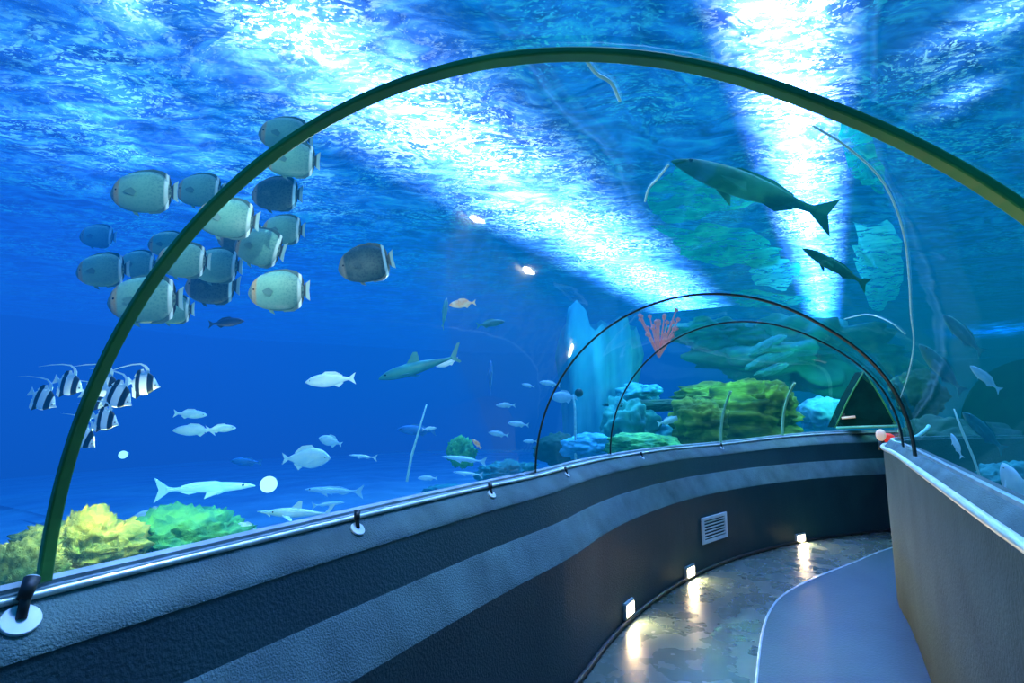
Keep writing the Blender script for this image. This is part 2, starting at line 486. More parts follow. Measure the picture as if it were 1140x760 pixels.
# seabed on both sides
SB = EYE - 1.2
def bed(name, base, dirs, m):
    rows = []
    D = [0, .25, .6, 1, 1.5, 2.2, 3, 4, 5.5, 7.5, 10, 13, 17, 22]
    for b0, d in zip(base, dirs):
        row = []
        for dd in D:
            q = b0 + d * dd; q.z = SB + (.10 * noise.noise(Vector((q.x * .8, q.y * .8, 3))) + .04 * noise.noise(Vector((q.x * 2.5, q.y * 2.5, 1)))) * min(dd, 1) - .05 * dd
            q.x = max(min(q.x, WX1 - .5), WX0 + .5); q.y = max(min(q.y, WY1 - .5), WY0 + .5); row.append(q)
        rows.append(row)
    return struct(link(name, loft(rows), m))
idx = list(range(0, ND, 3)) + [ND - 1]
b_ = [Lpt(i, -.06, 0, 0) for i in idx]; d_ = [-side_n(LP, i, 1) for i in idx]
b_ += [Vector((9, 7.9, 0)), Vector((14, 8.4, 0))]; d_ += [Vector((.1, 1, 0)).normalized(), Vector((.3, 1, 0)).normalized()]
bed('floor_seabed_left', b_, d_, 'sand')
idx = list(range(0, NR, 4)) + [NR - 1]
b_ = [Rpt(i, .15, 0) for i in idx]; d_ = [Vector((.86, -.5 + .45 * k / len(idx), 0)).normalized() for k in range(len(idx))]
b_ += [Vector((9, 5.7, 0)), Vector((12, 6.2, 0))]; d_ += [Vector((.95, .1, 0))] * 2
bed('floor_seabed_right', b_, d_, 'sand')

# end of tunnel: closing wall
e = [Vp(len(PAIRS) - 1.001, PI * k / 20) for k in range(21)]
V = e + [Vector((e[-1].x, e[-1].y, 0)), Vector((e[0].x, e[0].y, 0))]
struct(link('wall_end', mesh(V, [tuple(range(len(V)))], False), 'end'))
e = [Vp(.001, PI * k / 20) for k in range(21)]
V = e + [Vector((e[-1].x, e[-1].y, 0)), Vector((e[0].x, e[0].y, 0))]
struct(link('wall_behind', mesh(V, [tuple(range(len(V)))], False), 'end'))

# ------------------------------------------------------------------ frames of the vault
def arch(u, w, h, m, label, a0=0.0, a1=PI, n=72, name='arch_frame', grow=-.012):
    pts = []; fr = []
    for k in range(n + 1):
        a = a0 + (a1 - a0) * k / n; p = Vp(u, a, grow); pts.append(p)
    L = Vp(u, 0); R = Vp(u, PI); ax = Vector((-(R - L).y, (R - L).x, 0)).normalized()
    for k in range(n + 1):
        tg = (pts[min(k + 1, n)] - pts[max(k - 1, 0)]).normalized(); nb = tg.cross(ax).normalized(); fr.append((ax, nb))
    o = link(name, tube(pts, 0, rect=(w, h), frames=fr), m)
    bv = o.modifiers.new('b', 'BEVEL'); bv.width = min(w, h) * .25; bv.segments = 2
    if label: tag(o, label, 'arch frame', 'vault arch frames')
    return o


arch(3, .030, .015, 'arch', 'nearest and largest dark green metal arch spanning the whole tunnel')
arch(5, .024, .012, 'arch_far', 'thin dark arch frame, second from the camera, around the cyan curtain')
arch(7, .020, .012, 'arch_far', 'thin dark arch frame, third from the camera, around the green reef')
arch(9, .030, .018, 'arch_pale', 'slim pale green arch strip in front of the green boulder', 0, .62)
arch(10, .030, .018, 'arch_pale', 'slim pale green arch strip just right of the green boulder', 0, .75)

bmv = bmesh.new(); bmv.from_mesh(vault.data); BV = BVHTree.FromBMesh(bmv); bmv.free()


def on_vault(px, py):
    r = ray(px, py).normalized(); h = BV.ray_cast(Vector((0, 0, EYE)), r)
    return h[0] - r * .012 if h[0] else None


def seam(pixels, rad, label, name='joint_seam'):
    pts = [on_vault(*q) for q in pixels]; pts = [p for p in pts if p]
    if len(pts) < 3: return
    o = link(name, tube(cr(pts, 4), rad, 6), 'seam'); o.name = 'trim_%d' % (5 + len([x for x in COL.objects if x.name.startswith('trim_')])); struct(o)


seam([(905, 140), (945, 165), (985, 205), (1006, 260), (1012, 310), (1014, 350), (1017, 385), (1010, 420), (1001, 446)], .0022,
     'pale curved joint line running down the right side of the clear vault')
seam([(652, 66), (664, 82), (680, 92), (690, 112)], .004, 'short pale crooked mark on the vault below the top of the big arch')
seam([(744, 184), (731, 200), (722, 210), (718, 224)], .0035, 'short pale slanting mark on the vault beside the hanging green weed')
seam([(940, 355), (965, 350), (990, 358), (1008, 372)], .0022, 'pale curved line crossing the vault at the right of the light strip')

# dark triangular exit hood at the far bend
hb = [at(930, 476, 7.05), at(998, 474, 6.6), at(962, 413, 6.85)]
hood = empty('exit_portal', (hb[0] + hb[1]) / 2, 'dark triangular portal above the sill at the far bend of the tunnel', 'portal')
c0 = hood.location.copy(); nrm = Vector((.25, 1, 0)).normalized()
L_ = [p - c0 for p in hb]
mid1 = L_[0].lerp(L_[2], .5) + Vector((-.01, 0, .015)); mid2 = L_[1].lerp(L_[2], .5) + Vector((.012, 0, .015))
poly = cr([L_[0], mid1, L_[2]], 6)[:-1] + cr([L_[2], mid2, L_[1]], 6)
V = poly + [p + nrm * .3 for p in poly]; n = len(poly)
link('hood_panel', mesh(V, [tuple(range(n)), tuple(range(n, 2 * n))[::-1]] + [(i, i + n, (i + 1) % n + n, (i + 1) % n) for i in range(n)], False), 'end', hood)
link('hood_rim', tube(poly, .012, 6), 'arch', hood)
link('threshold_strip', tube([L_[0] + Vector((0, -.02, .0)), L_[1] + Vector((0, -.02, .0))], .02, 6), 'arch_pale', hood)
link('amber_light', tube([L_[0].lerp(L_[1], .1) + Vector((0, -.03, .13)), L_[0].lerp(L_[1], .33) + Vector((0, -.03, .14))], .018, 6), 'cream', hood)

# small red and cream lamp on the rail end
q = at(982, 486, 4.75)
el = empty('signal_lamp', q, 'small cream and red lamp at the far end of the right wall', 'lamp')
bm = bmesh.new(); bmesh.ops.create_uvsphere(bm, u_segments=14, v_segments=10, radius=.052, matrix=Matrix.Translation((-.01, 0, .015)) @ Matrix.Diagonal((.75, .8, 1.05, 1)))
link('cream_cover', bm_mesh(bm), 'cream', el)
bm = bmesh.new(); bmesh.ops.create_uvsphere(bm, u_segments=14, v_segments=10, radius=.06, matrix=Matrix.Translation((.055, .01, -.01)) @ Matrix.Diagonal((1.1, .7, .7, 1)))
link('red_lens', bm_mesh(bm), 'red', el)
bm = bmesh.new(); cyl_bm(bm, (.0, .01, -.12), (.0, .01, -.02), .03, .02)
link('base', bm_mesh(bm), 'black_rubber', el)

# right handrail: steel tube on the inner edge of the right sill
hr = empty('handrail', Rpt(40, 0, -.335), 'long polished steel rail along the top of the right wall', 'handrail')
pts = [Rpt(i, -.004, -.338) - hr.location for i in range(8, NR - 16)]
link('rail_tube', tube(pts, .017, 10), 'chrome', hr)
for i in range(14, NR - 20, 7):
    bm = bmesh.new(); p0 = Rpt(i, .012, -.352) - hr.location; p1 = Rpt(i, -.002, -.338) - hr.location
    cyl_bm(bm, p0, p1, .012, .012, 10); link('rail_bracket', bm_mesh(bm), 'grey_metal', hr)
# left rail under the glass
lr = empty('handrail', Lat(5, .02, -.42), 'thin grey steel rail along the glass on top of the left wall', 'handrail')
link('rail_tube', tube([Lpt(i, .028, -.425) - lr.location for i in range(8, ND)], .009, 8), 'chrome', lr)

# curved pale pipe at the right wall end
pp = cr([at(984, 495, 4.6), at(1000, 493, 4.7), at(1018, 487, 4.8), at(1030, 479, 4.85), at(1034, 474, 4.9)], 5)
tag(link('curved_pipe', tube(pp, .016, 8), 'seam'), 'pale curved pipe rising beside the red and cream lamp', 'pipe')

# ------------------------------------------------------------------ fittings on the left wall
def lookmat(p, nrm):
    """frame with z = nrm, x horizontal"""
    z = nrm.normalized(); x = Vector((0, 0, 1)).cross(z).normalized(); y = z.cross(x)
    return Matrix((x, y, z)).transposed()


def s_for(px, o, z):
    best = None
    for k in range(200, 1300):
        p = Lat(k / 100, o, z); d = p.y * math.cos(PITCH) + (p.z - EYE) * math.sin(PITCH)
        if d < .2: continue
        x = 570 + F * p.x / d
        if best is None or abs(x - px) < best[0]: best = (abs(x - px), k / 100)
    return best[1]


def lnorm(s):
    a = Lat(s - .05, 0, 0); b = Lat(s + .05, 0, 0); t_ = (b - a).normalized(); return Vector((t_.y, -t_.x, 0))


spots = [(24, 690, 1.0, 'large white disc spotlight nearest the camera on the left sill'),
         (398, 594, .8, 'white and black bracket spotlight on the left sill, second from the camera'),
         (547, 550, .7, 'small bracket spotlight on the left sill, left of the second arch foot'),
         (631, 527, .6, 'small bracket spotlight on the left sill, just right of the second arch foot'),
         (715, 510, .6, 'small bracket spotlight on the left sill, just right of the third arch foot'),
         (804, 495, .6, 'small bracket spotlight on the left sill at the foot of the first pale arch strip')]
for px, py, k, lab in spots:
    s = s_for(px, .06, -.46); p = Lat(s, .062, -.462); nr = (lnorm(s) * .68 + Vector((0, 0, .73))).normalized()
    R3 = lookmat(p, nr)
    o = empty('sill_spotlight', p, lab, 'spotlight', 'spotlights on the left sill'); o.rotation_euler = R3.to_euler()
    bm = bmesh.new(); cyl_bm(bm, (0, 0, -.003), (0, 0, .006), .036 * k); bmesh.ops.bevel(bm, geom=bm.edges[:], offset=.0015, segments=1, affect='EDGES')
    link('mounting_disc', bm_mesh(bm, False), 'white_metal', o)
    bm = bmesh.new(); cyl_bm(bm, (0, 0, .004), (.012 * k, .055 * k, .03 * k), .010 * k, .010 * k, 12)
    link('bracket_arm', bm_mesh(bm), 'black_rubber', o)
    bm = bmesh.new(); cyl_bm(bm, (.004 * k, .035 * k, .024 * k), (.022 * k, .075 * k, .036 * k), .013 * k, .016 * k, 14)
    lh = link('lamp_head', bm_mesh(bm), 'black_rubber', o)
    a_ = Vector((.018, .04, .012)).normalized(); e_ = Vector((.022, .075, .036)) * k
    bm = bmesh.new(); cyl_bm(bm, e_ - a_ * .001, e_ + a_ * .003 * k, .014 * k, .013 * k, 14)
    link('lens', bm_mesh(bm), 'white_metal', lh)

foot = [(698, 677, 'warm glowing floor-level wall lamp nearest the camera'),
        (766, 636, 'warm glowing floor-level wall lamp, middle one of three, below the vent'),
        (889, 599, 'warm glowing floor-level wall lamp farthest away, past the vent')]
for px, py, lab in foot:
    s = s_for(px, .24, -1.5)
    p = Lat(s, .24, 0, 0); d = p.y * math.cos(PITCH)
    # height from the photograph row
    r_ = ray(px, py); p.z = EYE + r_.z * (p.y / r_.y)
    nr = lnorm(s); o = empty('wall_lamp', p, lab, 'wall lamp', 'warm lamps at the foot of the left wall'); o.rotation_euler = lookmat(p, nr).to_euler(); o.scale = (1.35, 1.1, 1)
    bm = bmesh.new(); box_bm(bm, (0, 0, .012), (.135, .105, .03), bevel=.006); hs = link('housing', bm_mesh(bm, False), 'grey_metal', o)
    bm = bmesh.new(); box_bm(bm, (0, 0, .026), (.105, .078, .014), bevel=.005); link('lens', bm_mesh(bm, False), 'warm', hs)
    ld = bpy.data.lights.new('wall_lamp_light', 'AREA'); ld.energy = 10; ld.color = (1, .74, .40); ld.shape = 'RECTANGLE'; ld.size = .1; ld.size_y = .08
    lo = bpy.data.objects.new('wall_lamp_light', ld); COL.objects.link(lo); lo.parent = o; lo.location = (0, 0, .045); lo.rotation_euler = (PI, 0, 0)

# air vent
s = s_for(795, .24, -1.25); p = Lat(s, .24, 0, 0); r_ = ray(795, 587); p.z = EYE + r_.z * (p.y / r_.y)
o = empty('air_vent', p, 'white-framed slatted air vent set in the lower left wall', 'vent'); o.rotation_euler = lookmat(p, lnorm(s)).to_euler(); o.scale = (1.7, 1.1, 1)
bm = bmesh.new()
for c, sz in (((0, .10, .008), (.30, .03, .016)), ((0, -.10, .008), (.30, .03, .016)), ((.135, 0, .008), (.03, .17, .016)), ((-.135, 0, .008), (.03, .17, .016))):
    box_bm(bm, c, sz, bevel=.003)
vf = link('vent_frame', bm_mesh(bm, False), 'white_metal', o)
bm = bmesh.new(); box_bm(bm, (0, 0, .002), (.25, .18, .003)); link('vent_backing', bm_mesh(bm, False), 'black_rubber', o)
for k in range(6):
    bm = bmesh.new(); box_bm(bm, (0, -.0675 + k * .027, .009), (.245, .013, .006), rot=Matrix.Rotation(.5, 3, 'X')); link('slat', bm_mesh(bm, False), 'white_metal', vf)

# ------------------------------------------------------------------ lights above the water
def panel(name, pts, z, m, label, group='lights above the water'):
    """pts = 4 plan corners; local frame along the first edge"""
    c = sum((Vector((x, y, 0)) for x, y in pts), Vector()) / 4; c.z = z
    e = Vector((pts[1][0] - pts[0][0], pts[1][1] - pts[0][1], 0)); ang = math.atan2(e.y, e.x)
    Rm = Matrix.Rotation(-ang, 3, 'Z')
    V = [Rm @ (Vector((x, y, z)) - c) for x, y in pts]
    me = mesh(V, [(0, 1, 2, 3)], False)
    o = link(name, me, m, loc=c); o.rotation_euler = (0, 0, ang)
    tag(o, label, 'light', group); return o


def strip(p0, p1, w0, w1):
    a, b = Vector(p0), Vector(p1); d = (b - a).normalized(); nn = Vector((d.y, -d.x))
    return [tuple(a - nn * w0 / 2), tuple(a + nn * w0 / 2), tuple(b + nn * w1 / 2), tuple(b - nn * w1 / 2)]


ZL = SURF + .08
panel('strip_light', strip((.80, 1.50), (12.6, 20.0), 1.15, 1.15), ZL, lamp_mat('strip_lamp', (1, .70, 1), 21, 'strip', 9), 'long bright white light strip shining through the water above the right of the tunnel')
panel('strip_light', strip((-1.9, 3.4), (5.4, 15.0), 2.9, 2.9), ZL + .1, lamp_mat('glitter_lamp', (1, .82, .93), 6.5, 'strip', 13), 'broad soft light band sparkling through the water above the middle of the tunnel')
for (px, py, w, s_, lab) in [(285, 20, 1.0, 16, 'bright floodlight through the water at the top left, behind the fish shoal'),
                             (345, 55, .9, 16, 'bright floodlight through the water just left of the big arch'),
                             (365, 120, .7, 8, 'dim floodlight through the water above the topmost butterflyfish'),
                             (155, 15, .8, 8, 'dim floodlight through the water above the far left'),
                             (1062, 112, .5, 14, 'small floodlight through the water above the right of the arch'),
                             (1090, 35, .9, 9, 'floodlight through the water at the top right corner')]:
    q = at_z(px, py, ZL)
    panel('floodlight', strip((q.x - .1, q.y - w), (q.x + .15, q.y + w), w * 1.5, w * 1.5), ZL, lamp_mat('flood', (1, .97, .98), s_, 'spot'), lab)
q = at_z(1112, 368, ZL)
panel('floodlight', strip((q.x - 3, q.y - 2.5), (q.x + 3, q.y + 2.5), 5, 5), ZL, lamp_mat('flood', (.6, 1, 1), 60, 'spot'), 'distant light glittering on the water at the right picture edge')
q = at_z(200, 90, ZL + .3)
panel('floodlight', strip((-7, 1.5), (-2.0, 9.5), 7, 5), ZL + .35, lamp_mat('wide_lamp', (.75, .95, 1), 5, 'spot'), 'very wide soft light over the water at the left of the tunnel')  # added panel, lightens the water at the left

sun = bpy.data.lights.new('sun', 'SUN'); sun.energy = 11; sun.angle = .25; sun.color = (.95, 1, 1)
so = bpy.data.objects.new('sun', sun); COL.objects.link(so); so.rotation_euler = (math.radians(-14), math.radians(12), 0)

w = bpy.data.worlds.new('world'); sc.world = w; w.use_nodes = True
bg = w.node_tree.nodes['Background']; bg.inputs[0].default_value = (.06, .74, 1.0, 1); bg.inputs[1].default_value = .95


def fill_light(name, loc, e, c, r=0.0):  # unseen fill lights added to brighten fish, coral and reef
    ld = bpy.data.lights.new(name, 'POINT'); ld.energy = e; ld.color = c; ld.shadow_soft_size = r
    lo = bpy.data.objects.new(name, ld); COL.objects.link(lo); lo.location = loc


fill_light('reef_light', at(830, 350, 6.6) + Vector((0, 0, .2)), 42, (.8, 1, .3))
fill_light('overhang_light', at(960, 400, 7.6), 90, (.3, 1, .5))
fill_light('overhang_light', at(800, 395, 7.8), 60, (.3, 1, .5))
fill_light('coral_light', at(140, 500, 2.5), 16, (1, 1, .5))
fill_light('shoal_light', at(200, 120, 1.55), 20, (.85, 1, .9))
fill_light('shoal_light', at(380, 180, 1.9), 8, (.85, 1, .9))
fill_light('banner_light', at(200, 420, 1.75), 12, (.9, 1, 1))
fill_light('open_water_light', at(450, 330, 2.9), 25, (.8, 1, 1))
fill_light('curtain_light', at(670, 380, 7.6), 80, (.3, .9, 1))
fill_light('right_tank_light', at(1120, 300, 4.5), 40, (.2, .9, .8))

# ------------------------------------------------------------------ rocks
def rock(name, px, py, Y, wpx, hpx, m, label, cat='rock', group=None, seed=0, amp=.25, fr=1.6, dep=.8, sub=5, lumps=.0, tilt=0, strata=0):
    c = at(px, py, Y); k = Y / F
    bm = bmesh.new(); bmesh.ops.create_icosphere(bm, subdivisions=sub, radius=1)
    sx, sz = wpx * k / 2, hpx * k / 2; sy = sx * dep
    for v in bm.verts:
        q = v.co * fr + Vector((seed * 7.1, seed * 3.3, seed))
        d = 1 + amp * noise.noise(q) + amp * .5 * noise.noise(q * 2.3) + (lumps * abs(noise.noise(q * 6)) if lumps else 0)
        if lumps == 0: d += .16 * abs(noise.noise(q * 3.1)) + .05 * noise.noise(q * 8) - .04
        else: d += lumps * .35 * abs(noise.noise(q * 13))
        if strata: d += strata * (abs((v.co.z * 2.6 + .5 * noise.noise(q * 1.5)) % 1 - .5) - .25) * (1 - v.co.z * v.co.z * .6)
        v.co = Vector((v.co.x * sx, v.co.y * sy, v.co.z * sz)) * d
    if tilt: bmesh.ops.rotate(bm, verts=bm.verts[:], cent=(0, 0, 0), matrix=Matrix.Rotation(tilt, 3, 'Y'))
    o = link(name, bm_mesh(bm), m, loc=c); tag(o, label, cat, group); return o


# lower left coral mounds
rock('coral_mound', 88, 618, 2.6, 100, 74, 'coral_yellow', 'bumpy yellow coral mound behind the foot of the big arch', 'coral', 'coral mounds by the left sill', 1, .3, 1.7, lumps=.5)
rock('coral_mound', 20, 642, 2.2, 80, 62, 'coral_yellow', 'yellow-green coral mound in the lower left corner', 'coral', 'coral mounds by the left sill', 2, .3, 1.8, lumps=.5)
rock('coral_mound', 205, 608, 3.0, 130, 64, 'coral_green', 'bright green coral mound right of the big arch foot', 'coral', 'coral mounds by the left sill', 3, .3, 1.8, lumps=.45)
rock('coral_mound', 145, 622, 2.9, 90, 46, 'coral_green', 'low green coral mound between the yellow and bright green ones', 'coral', 'coral mounds by the left sill', 4, .3, 1.8, lumps=.4)
rock('coral_mound', 500, 548, 6.5, 50, 14, 'reef_teal', 'low teal coral patch on the sand left of the second arch', 'coral', None, 14, .3, 1.8, lumps=.3)
rock('coral_mound', 565, 530, 6.5, 60, 26, 'reef_teal', 'teal coral heap just left of the second arch foot', 'coral', None, 15, .35, 1.8, lumps=.4)
rock('coral_rock', 513, 503, 5.5, 26, 28, 'coral_green', 'small green coral lump standing above the sand', 'coral', None, 16, .3, 2, lumps=.4)
# reef beyond the second and third arch
rock('reef_rock', 622, 500, 7.5, 50, 34, 'reef_dark', 'dark green rock right of the second arch foot', 'rock', 'reef rocks', 20)
rock('reef_rock', 655, 498, 7.2, 60, 30, 'reef_cyan', 'pale cyan rock left of the third arch foot', 'rock', 'reef rocks', 21)
rock('reef_rock', 700, 478, 8.0, 60, 70, 'reef_teal', 'teal rock just inside the third arch', 'rock', 'reef rocks', 22, .4)
rock('reef_rock', 712, 437, 8.5, 46, 22, 'reef_cyan', 'small cyan rock lying on the dark beam', 'rock', 'reef rocks', 23, .4)
rock('reef_rock', 712, 496, 7.2, 90, 26, 'coral_green', 'low green rock under the dark beam', 'rock', 'reef rocks', 24, .35)
rock('reef_rock', 738, 490, 8.2, 70, 40, 'reef_cyan', 'cyan rock behind the low green rock', 'rock', 'reef rocks', 25, .35)
rock('reef_boulder', 828, 464, 8.3, 112, 84, 'reef_green', 'big layered yellow-green boulder inside the third arch', 'rock', 'reef rocks', 26, .25, 1.4, strata=.45)
rock('reef_boulder', 778, 472, 7.6, 56, 56, 'reef_green', 'yellow-green boulder at the left of the big layered boulder', 'rock', 'reef rocks', 27, .35, 1.6, strata=.4)
rock('reef_boulder', 790, 442, 8.6, 70, 30, 'reef_green', 'yellow-green ledge rock on top of the boulders', 'rock', 'reef rocks', 28, .35, 1.6, strata=.4)
rock('reef_boulder', 858, 450, 7.9, 46, 52, 'reef_green', 'darker green block at the right of the big layered boulder', 'rock', 'reef rocks', 36, .3, 1.6, strata=.4)
rock('reef_rock', 916, 462, 8.6, 50, 40, 'reef_cyan', 'rounded bright cyan rock left of the dark triangular portal', 'rock', 'reef rocks', 29, .2, 1.2)
rock('reef_beam', 742, 451, 8.1, 130, 13, 'reef_dark', 'long dark horizontal reef beam behind the third arch', 'rock', None, 30, .15, 2.2, dep=.25)
rock('reef_beam', 905, 422, 9.6, 130, 16, 'reef_dark', 'long dark horizontal reef beam left of the triangular portal', 'rock', None, 31, .15, 2.2, dep=.25)
rock('reef_overhang', 893, 392, 9.6, 190, 74, 'reef_overhang', 'large teal overhanging reef mass above the green boulder', 'rock', None, 32, .75, 1.5, dep=.5, strata=.3)
rock('reef_overhang', 800, 372, 9.6, 90, 34, 'reef_overhang', 'smaller teal overhanging reef lump at the top of the third arch', 'rock', None, 33, .7, 1.7, dep=.5, strata=.3)
for k, (px, py, w_, h_, tl, lab) in enumerate([(852, 385, 46, 12, -.5, 'topmost pale teal slanting reef slab'), (866, 396, 44, 11, -.4, 'pale teal slanting reef slab, second from top'),
                                        (846, 402, 36, 10, -.5, 'short pale teal slanting reef slab at the left'), (858, 412, 40, 10, -.35, 'lowest pale teal slanting reef slab')]):
    rock('reef_slab', px, py, 8.6, w_, h_, 'reef_teal', lab + ' under the overhang', 'rock', 'slanting reef slabs', 40 + k, .2, 1.5, dep=.3, tilt=tl)
# right tank
rock('reef_rock', 1062, 500, 6.0, 110, 70, 'reef_dark', 'dark green rock beyond the right wall near its far end', 'rock', 'reef rocks', 50, .3)
rock('reef_rock', 1125, 545, 3.6, 70, 60, 'reef_teal', 'teal rock close behind the right sill at the picture edge', 'rock', 'reef rocks', 51, .3)
rock('reef_rock', 1022, 440, 7.0, 50, 50, 'reef_dark', 'dark rounded rock right of the triangular portal', 'rock', 'reef rocks', 52, .3)

# cyan curtain column
c = at(668, 430, 9.0)
rows = []
for j in range(15):
    row = []
    for k in range(33):
        a = 2 * PI * k / 32; z = -1.3 + j / 14 * (2.45 + .5 * noise.noise(Vector((math.cos(a) * 2.2, math.sin(a) * 2.2, 5))))
        rr = .44 * (1 - .25 * max(0, j - 11) / 3) * (1 + .22 * math.sin(a * 7 + z * .4) + .18 * noise.noise(Vector((math.cos(a) * 2, math.sin(a) * 2, z * .6)))) * (1 + .45 * (j / 14) ** 2)
        row.append(Vector((math.cos(a) * rr * 1.15, math.sin(a) * rr * .7, z)))
    rows.append(row)
tag(link('curtain_column', loft(rows), 'pillar', loc=c), 'tall pale cyan fluted column between the second and third arch', 'column')

# slim post with dark knob and white line
q = at(640, 455, 7.0)
post = empty('marker_post', q, 'thin pale post with a dark knob inside the second arch', 'post')
link('post_rod', tube([(0, 0, -.75), (0, 0, .0), (-.02, 0, .2)], .016, 8), 'seam', post)
bm = bmesh.new(); bmesh.ops.create_uvsphere(bm, u_segments=12, v_segments=8, radius=.06, matrix=Matrix.Translation((.06, 0, .22)))
link('knob', bm_mesh(bm), 'black_rubber', post)
tag(link('air_hose', tube([at(475, 450, 4.4), at(466, 480, 4.4), at(458, 508, 4.4), at(453, 536, 4.4)], [.006, .009, .012, .012], 6), 'seam'), 'thin slanting white hose standing in the open water left of the second arch', 'hose')
tag(link('air_hose', tube([at(1062, 455, 3.2), at(1072, 482, 3.2), at(1084, 510, 3.2), at(1092, 534, 3.2)], [.004, .007, .007, .005], 6), 'seam'), 'thin pale line hanging in the right tank near the sill', 'hose')

# reddish glow in the water, shaped as branching coral
c = at(733, 380, 9.5); bm = bmesh.new()
random.seed(3)
for k in range(26):
    a = random.uniform(0, 2 * PI); r_ = random.uniform(.1, .42); q = Vector((math.cos(a) * r_, math.sin(a) * .2, r_ * .8 + random.uniform(-.15, .3)))
    cyl_bm(bm, (0, 0, -.3), q, .02, .012, 6)
    bmesh.ops.create_icosphere(bm, subdivisions=1, radius=.045, matrix=Matrix.Translation(q))
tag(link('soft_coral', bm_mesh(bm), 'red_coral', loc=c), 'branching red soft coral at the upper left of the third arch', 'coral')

# tinted sheets painted as the reef's reflection in the water surface
M['weed'] = mat('floating_weed', (.03, .36, .26), (.005, .13, .14), rough=.7, nscale=3)
M['weed_pale_old'] = mat('pale_weed', (.10, .60, .45), (.02, .30, .25), rough=.7, nscale=3)


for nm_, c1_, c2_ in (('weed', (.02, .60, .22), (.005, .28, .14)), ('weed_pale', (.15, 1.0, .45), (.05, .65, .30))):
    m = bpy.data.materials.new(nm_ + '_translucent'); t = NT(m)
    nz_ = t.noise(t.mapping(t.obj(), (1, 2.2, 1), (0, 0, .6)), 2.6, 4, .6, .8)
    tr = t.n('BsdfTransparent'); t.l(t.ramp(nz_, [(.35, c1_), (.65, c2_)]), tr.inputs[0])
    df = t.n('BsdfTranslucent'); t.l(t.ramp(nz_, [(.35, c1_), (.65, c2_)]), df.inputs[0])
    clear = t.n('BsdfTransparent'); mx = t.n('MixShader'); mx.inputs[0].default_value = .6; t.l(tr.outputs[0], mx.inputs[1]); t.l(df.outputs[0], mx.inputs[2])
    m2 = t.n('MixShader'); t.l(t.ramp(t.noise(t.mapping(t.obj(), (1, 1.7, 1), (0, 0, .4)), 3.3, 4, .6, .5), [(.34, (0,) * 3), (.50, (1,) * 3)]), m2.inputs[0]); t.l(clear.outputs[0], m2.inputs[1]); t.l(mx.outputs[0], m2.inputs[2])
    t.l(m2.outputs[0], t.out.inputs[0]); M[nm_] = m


def reflection_sheet(pixels, z, m, label, seed):
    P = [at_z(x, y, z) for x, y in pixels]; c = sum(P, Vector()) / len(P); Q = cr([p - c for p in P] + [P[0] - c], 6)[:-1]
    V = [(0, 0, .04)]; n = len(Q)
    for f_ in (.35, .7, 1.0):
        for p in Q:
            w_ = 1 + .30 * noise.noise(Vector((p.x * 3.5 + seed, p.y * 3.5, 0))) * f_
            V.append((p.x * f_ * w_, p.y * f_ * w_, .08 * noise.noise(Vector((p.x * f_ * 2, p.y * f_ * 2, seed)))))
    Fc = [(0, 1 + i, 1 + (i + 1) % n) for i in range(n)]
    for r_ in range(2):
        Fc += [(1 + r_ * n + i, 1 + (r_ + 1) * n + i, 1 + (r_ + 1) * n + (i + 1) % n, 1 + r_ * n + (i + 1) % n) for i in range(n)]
    o = link('floating_weed', mesh(V, Fc), m, loc=c); tag(o, label, 'seaweed', 'weed floating under the surface')  # sheet stands in for the reef's reflection; no weed floats here


reflection_sheet([(722, 215), (760, 180), (800, 186), (842, 205), (835, 228), (800, 232), (770, 245), (735, 243)], SURF - .25, 'weed', 'broad green weed mat left of the bright light strip', 1)
reflection_sheet([(735, 258), (790, 246), (850, 262), (868, 290), (820, 296), (770, 290)], SURF - .3, 'weed', 'second green weed mat below the broad one', 2)
reflection_sheet([(830, 292), (878, 288), (893, 305), (870, 322), (840, 315)], SURF - .35, 'weed_pale', 'small pale green weed patch beside the bright light strip', 3)
reflection_sheet([(812, 322), (870, 326), (905, 335), (860, 341), (820, 338)], SURF - .4, 'weed', 'small dark weed patch just above the second arch', 4)
reflection_sheet([(955, 255), (998, 262), (1004, 320), (975, 345), (955, 300)], SURF - .4, 'weed_pale', 'pale green weed patch right of the bright light strip', 5)
reflection_sheet([(935, 130), (975, 165), (985, 215), (960, 205), (935, 160)], SURF - .2, 'weed', 'narrow green weed patch under the right of the big arch', 6)

# ------------------------------------------------------------------ fish
def fish_body(prof, seg=16):
    """prof: (x, ztop, zbot, halfwidth)"""
    rows = []
    for x, zt, zb, hw in prof:
        c = (zt + zb) / 2; h = (zt - zb) / 2
        rows.append([Vector((x, math.cos(2 * PI * k / seg) * hw, c + math.sin(2 * PI * k / seg) * h)) for k in range(seg)])
    me = loft(rows, closed=True)
    bm = bmesh.new(); bm.from_mesh(me)
    bmesh.ops.holes_fill(bm, edges=[e for e in bm.edges if e.is_boundary]); return bm_mesh(bm)


def prof_pts(P, n=5):
    return [(v.x, v.y, v.z, w.x) for v, w in zip(cr([(a, b, c) for a, b, c, d in P], n), cr([(d, 0, 0) for a, b, c, d in P], n))]


def fin(poly, th=.004, y=0.0, m_n=1):
    V = [Vector((x, y - th, z)) for x, z in poly] + [Vector((x, y + th, z)) for x, z in poly]; n = len(poly)
    return mesh(V, [tuple(range(n)), tuple(range(n, 2 * n))[::-1]] + [(i, i + n, (i + 1) % n + n, (i + 1) % n) for i in range(n)], False)


